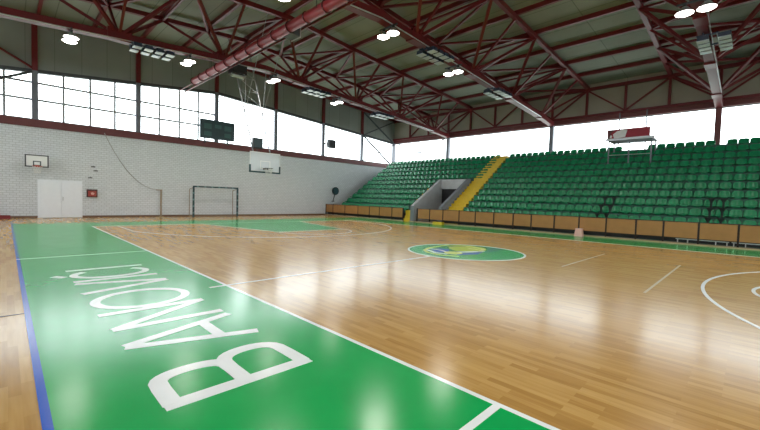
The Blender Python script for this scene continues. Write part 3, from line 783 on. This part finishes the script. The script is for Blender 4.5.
br_.build('bracket', M['dark'], wb)
rr = MB().torus((-8.97, BYY-.27, 2.74), .2, .014).build('rim', M['rim'], wb)
MB().box(-9.06, -8.88, BYY-.09, BYY, 2.70, 2.80).build('rim_plate', M['rim'], rr)
def net(c, r, h, name, par):
    n = MB()
    for k in range(12):
        a0 = 2*math.pi*k/12
        for sg in (1, -1):
            p = [(c[0]+q*math.cos(a0+sg*d), c[1]+q*math.sin(a0+sg*d), c[2]-z) for q, d, z in ((r, 0, 0), (r*.82, .26, h*.33), (r*.64, .52, h*.66), (r*.56, .78, h))]
            n.path(p, .006, 4)
    n.build(name, M['net'], par)
net((-8.97, BYY-.27, 2.73), .2, .36, 'net', wb)

# ------------------------------------------------------------------ big hanging backstop
bs = thing('basketball_backstop', 'large white backboard with hoop hanging from the roof before the end wall', 'hoop', (-.03, 12.8, 3.4))
X_0, X_1, ZB, ZT, YB = -.93, .87, 2.86, 3.93, 12.8
MB().box(X_0, X_1, YB, YB+.03, ZB, ZT).build('backboard', M['glassb'], bs)
bo = MB(); bo.box(X_0-.02, X_1+.02, YB-.03, YB+.05, ZB-.06, ZB+.03); bo.box(X_0-.02, X_0+.06, YB-.03, YB+.05, ZB, ZB+.36); bo.box(X_1-.06, X_1+.02, YB-.03, YB+.05, ZB, ZB+.36)
bo.build('edge_padding', M['teald'], bs)
board_frame(MB(), X_0, X_1, ZB+.02, ZT, YB-.004, YB, .04).build('white_border', M['bwhite'], bs)
board_frame(MB(), -.33, .27, 3.02, 3.47, YB-.004, YB, .045).build('target_square', M['bwhite'], bs)
cxb = -.03
rr = MB().torus((cxb, YB-.38, 3.05), .225, .012).build('rim', M['dark'], bs)
MB().box(cxb-.12, cxb+.12, YB-.17, YB, 2.98, 3.07).build('rim_plate', M['dark'], rr)
net((cxb, YB-.38, 3.04), .225, .42, 'net', bs)
fm = MB()
T = lambda s: ((cxb+.6*s, 16.4, 10.9), (cxb+.5*s, YB+.12, 3.3))
for s in (-1, 1): fm.tube(*T(s), .035, 8)
for k in range(7):
    a = Vector(T(-1)[0]).lerp(Vector(T(-1)[1]), .1+.11*k); b = Vector(T(1)[0]).lerp(Vector(T(1)[1]), .1+.11*(k+1))
    fm.tube(a, b, .014, 6)
    fm.tube(Vector(T(-1)[0]).lerp(Vector(T(-1)[1]), .1+.11*(k+1)), b, .014, 6)
fm.build('mast_frame', M['muntin'], bs)
sy = MB()
for s in (-1, 1):
    m_ = Vector(T(s)[0]).lerp(Vector(T(s)[1]), .62)
    sy.tube(m_, (cxb+.6*s, 14.03, 8.65), .018, 6); sy.tube(m_, (cxb+.6*s, 11.7, 10.9), .015, 6)
    sy.tube(Vector(T(s)[1])+Vector((0, 0, .45)), (X_1*.9 if s > 0 else X_0*.9, YB+.04, ZT-.1), .018, 6)
sy.build('stay', M['muntin'], bs)
sc_ = thing('shot_clock', 'black box shot clock above the hanging backboard', 'clock', (-.42, 13.0, 4.35))
MB().box(-.70, -.16, 12.86, 13.06, 4.12, 4.68).build('housing', M['black'], sc_)
MB().box(-.66, -.20, 12.85, 12.86, 4.18, 4.62).build('display', M['screen'], sc_)
MB().tube((-.43, 13.0, 4.12), (-.43, 12.95, 3.6), .02, 6).build('bracket', M['dark'], sc_)

# ------------------------------------------------------------------ things on the end wall
dr = MB().box(-8.93, -7.02, WY-.06, WY, 0, 2.08).build('door_1', M['doorw']); dr['kind'] = 'structure'; dr['label'] = 'white double door in the brick wall'; dr['category'] = 'door'
MB().box(-8.80, -8.0, WY-.10, WY-.06, .02, 1.95).build('door_leaf', M['doorw'], dr); MB().box(-7.95, -7.15, WY-.10, WY-.06, .02, 1.95).build('door_leaf', M['doorw'], dr)
MB().tube((-7.88, WY-.12, .95), (-7.88, WY-.12, 1.15), .015).build('door_handle', M['steel'], dr)
fb = thing('fire_cabinet', 'dark red fire hose cabinet with pale emblem beside the white door', 'cabinet', (-6.58, WY, 1.4))
MB().box(-6.83, -6.33, WY-.12, WY, 1.17, 1.63).build('frame', M['firedark'], fb)
MB().box(-6.77, -6.39, WY-.135, WY-.12, 1.22, 1.54).build('door', M['firered'], fb)
MB().add([(-6.63, WY-.14, 1.33), (-6.52, WY-.14, 1.31), (-6.47, WY-.14, 1.40), (-6.55, WY-.14, 1.46), (-6.65, WY-.14, 1.44),
          (-6.63, WY-.133, 1.33), (-6.52, WY-.133, 1.31), (-6.47, WY-.133, 1.40), (-6.55, WY-.133, 1.46), (-6.65, WY-.133, 1.44)],
         [(0,1,2,3,4), (9,8,7,6,5)]+[(i, 5+i, 5+(i+1) % 5, (i+1) % 5) for i in range(5)]).build('emblem', M['pink'], fb, label='pale emblem')
for (x, z, l) in ((-6.52, 2.95, 'small dark hook high above the fire cabinet, upper of three'), (-6.40, 2.72, 'small dark hook above the fire cabinet, middle of three'), (-6.66, 2.30, 'small dark hook above the fire cabinet, lowest of three')):
    h = MB(); h.box(x-.10, x+.10, WY-.03, WY, z-.03, z+.03); h.tube((x, WY-.03, z), (x, WY-.12, z), .015, 6); h.tube((x, WY-.12, z-.01), (x, WY-.12, z+.06), .015, 6)
    tag(h.build('wall_hook', M['dark']), l, 'hook', 'hooks on the brick wall')
nt_ = thing('net_post', 'thin brown post standing before the brick wall left of the goal', 'post', (-3.02, 20.95, 0))
MB().tube((-3.02, 20.9, .03), (-3.02, 20.9, 1.72), .05, 10).build('shaft', M['rustpost'], nt_)
MB().box(-3.16, -2.88, 20.76, 21.04, 0.003, .035).build('base_plate', M['rustpost'], nt_)
MB().box(-3.30, -2.95, 20.87, 20.93, 1.70, 1.76).build('arm', M['rustpost'], nt_)
cpts = []
A_, B_, C_ = Vector((-6.0, WY-.108, 4.98)), Vector((-4.7, WY-.03, 1.9)), Vector((-3.308, 20.91, 1.74))
for k in range(15):
    t = k/14; cpts.append(A_*(1-t)**2+B_*2*t*(1-t)+C_*t*t)
tag(MB().path(cpts, .02, 6).build('cable', M['cable']), 'pale grey cable drooping from the red beam to the thin post', 'cable')
sb = thing('scoreboard', 'dark teal scoreboard on the red beam before the end wall windows', 'scoreboard', (.5, WY-.25, 5.4))
MB().box(-.70, 1.68, WY-.40, WY-.18, 5.44, 6.74).build('cabinet', M['teald'], sb)
MB().box(-.64, 1.62, WY-.41, WY-.40, 5.50, 6.68).build('display', M['screen'], sb)
for x, z, w_, h_ in ((-.45, 6.1, .5, .35), (-.45, 5.62, .5, .3), (.95, 6.1, .5, .35), (.95, 5.62, .5, .3), (.28, 6.2, .45, .25)):
    MB().box(x, x+w_, WY-.415, WY-.41, z, z+h_).build('digit_field', M['screen2'], sb)
bk2 = MB()
for x in (-.3, 1.3): bk2.box(x-.04, x+.04, WY-.2, WY-.08, 5.15, 6.3)
bk2.build('bracket', M['dark'], sb)
sp = thing('wall_speaker', 'black loudspeaker box on a column before the right end wall window', 'speaker', (10.5, WY-.3, 6.4))
MB().box(10.18, 10.92, WY-.55, WY-.2, 6.02, 6.74).build('cabinet', M['dark'], sp)
MB().box(10.24, 10.86, WY-.565, WY-.55, 6.08, 6.68).build('grille', M['black'], sp)
MB().box(9.85, 10.3, WY-.3, WY-.2, 6.3, 6.4).build('bracket', M['dark'], sp)
fn = thing('pedestal_disc', 'black round disc on a thin stem at the wall above the barrier end', 'disc', (11.2, 20.98, 1.3))
MB().tube((11.36, 20.95, 2.2), (11.36, 21.03, 2.2), .36, 24).build('disc', M['teald'], fn)
MB().torus((11.36, 20.94, 2.2), .33, .03, 'y').build('disc_rim', M['black'], fn)
MB().tube((11.12, 21.0, 1.28), (11.3, 21.0, 1.95), .03, 8).build('stem', M['dark'], fn)
MB().box(11.0, 11.24, 20.95, WY-.004, 1.22, 1.28).build('foot', M['dark'], fn)
tag(MB().box(-13.0, -9.98, 20.35, 21.0, 0.0, .16).build('gym_mat', M['mat_red']), 'dark red mat lying along the foot of the brick wall at left', 'mat')

# ------------------------------------------------------------------ sky, camera, colour
w = bpy.data.worlds.new('sky'); SC.world = w; w.use_nodes = True
nt = w.node_tree; bg = nt.nodes['Background']
tc = nt.nodes.new('ShaderNodeTexCoord'); sx = nt.nodes.new('ShaderNodeSeparateXYZ')
cr = nt.nodes.new('ShaderNodeValToRGB')
cr.color_ramp.elements[0].position = .45; cr.color_ramp.elements[0].color = (.45, .48, .46, 1)
cr.color_ramp.elements[1].position = .53; cr.color_ramp.elements[1].color = (.92, .97, 1.0, 1)
mr = nt.nodes.new('ShaderNodeMapRange'); mr.inputs['From Min'].default_value = -1
nt.links.new(tc.outputs['Generated'], sx.inputs[0]); nt.links.new(sx.outputs['Z'], mr.inputs['Value'])
nt.links.new(mr.outputs['Result'], cr.inputs['Fac']); nt.links.new(cr.outputs['Color'], bg.inputs['Color'])
bg.inputs['Strength'].default_value = 4.5

cam = bpy.data.cameras.new('camera'); co = bpy.data.objects.new('camera', cam); COL.objects.link(co)
cam.sensor_width = 36; cam.lens = 36*CF/760; cam.clip_start = .05; cam.clip_end = 200
mw = Matrix((( R2.x, U2.x, -F.x, CC.x), (R2.y, U2.y, -F.y, CC.y), (R2.z, U2.z, -F.z, CC.z), (0,0,0,1)))
co.matrix_world = mw
SC.camera = co
for o in list(bpy.data.objects):
    if '_o' in o: del o['_o']
SC.view_settings.view_transform = 'Standard'; SC.view_settings.look = 'None'
SC.view_settings.gamma = 1; SC.view_settings.use_curve_mapping = False
SC.view_settings.exposure = 0.58
SC.cycles.max_bounces = 10; SC.cycles.diffuse_bounces = 5; SC.cycles.glossy_bounces = 4; SC.cycles.transparent_max_bounces = 12
SC.cycles.use_denoising = True
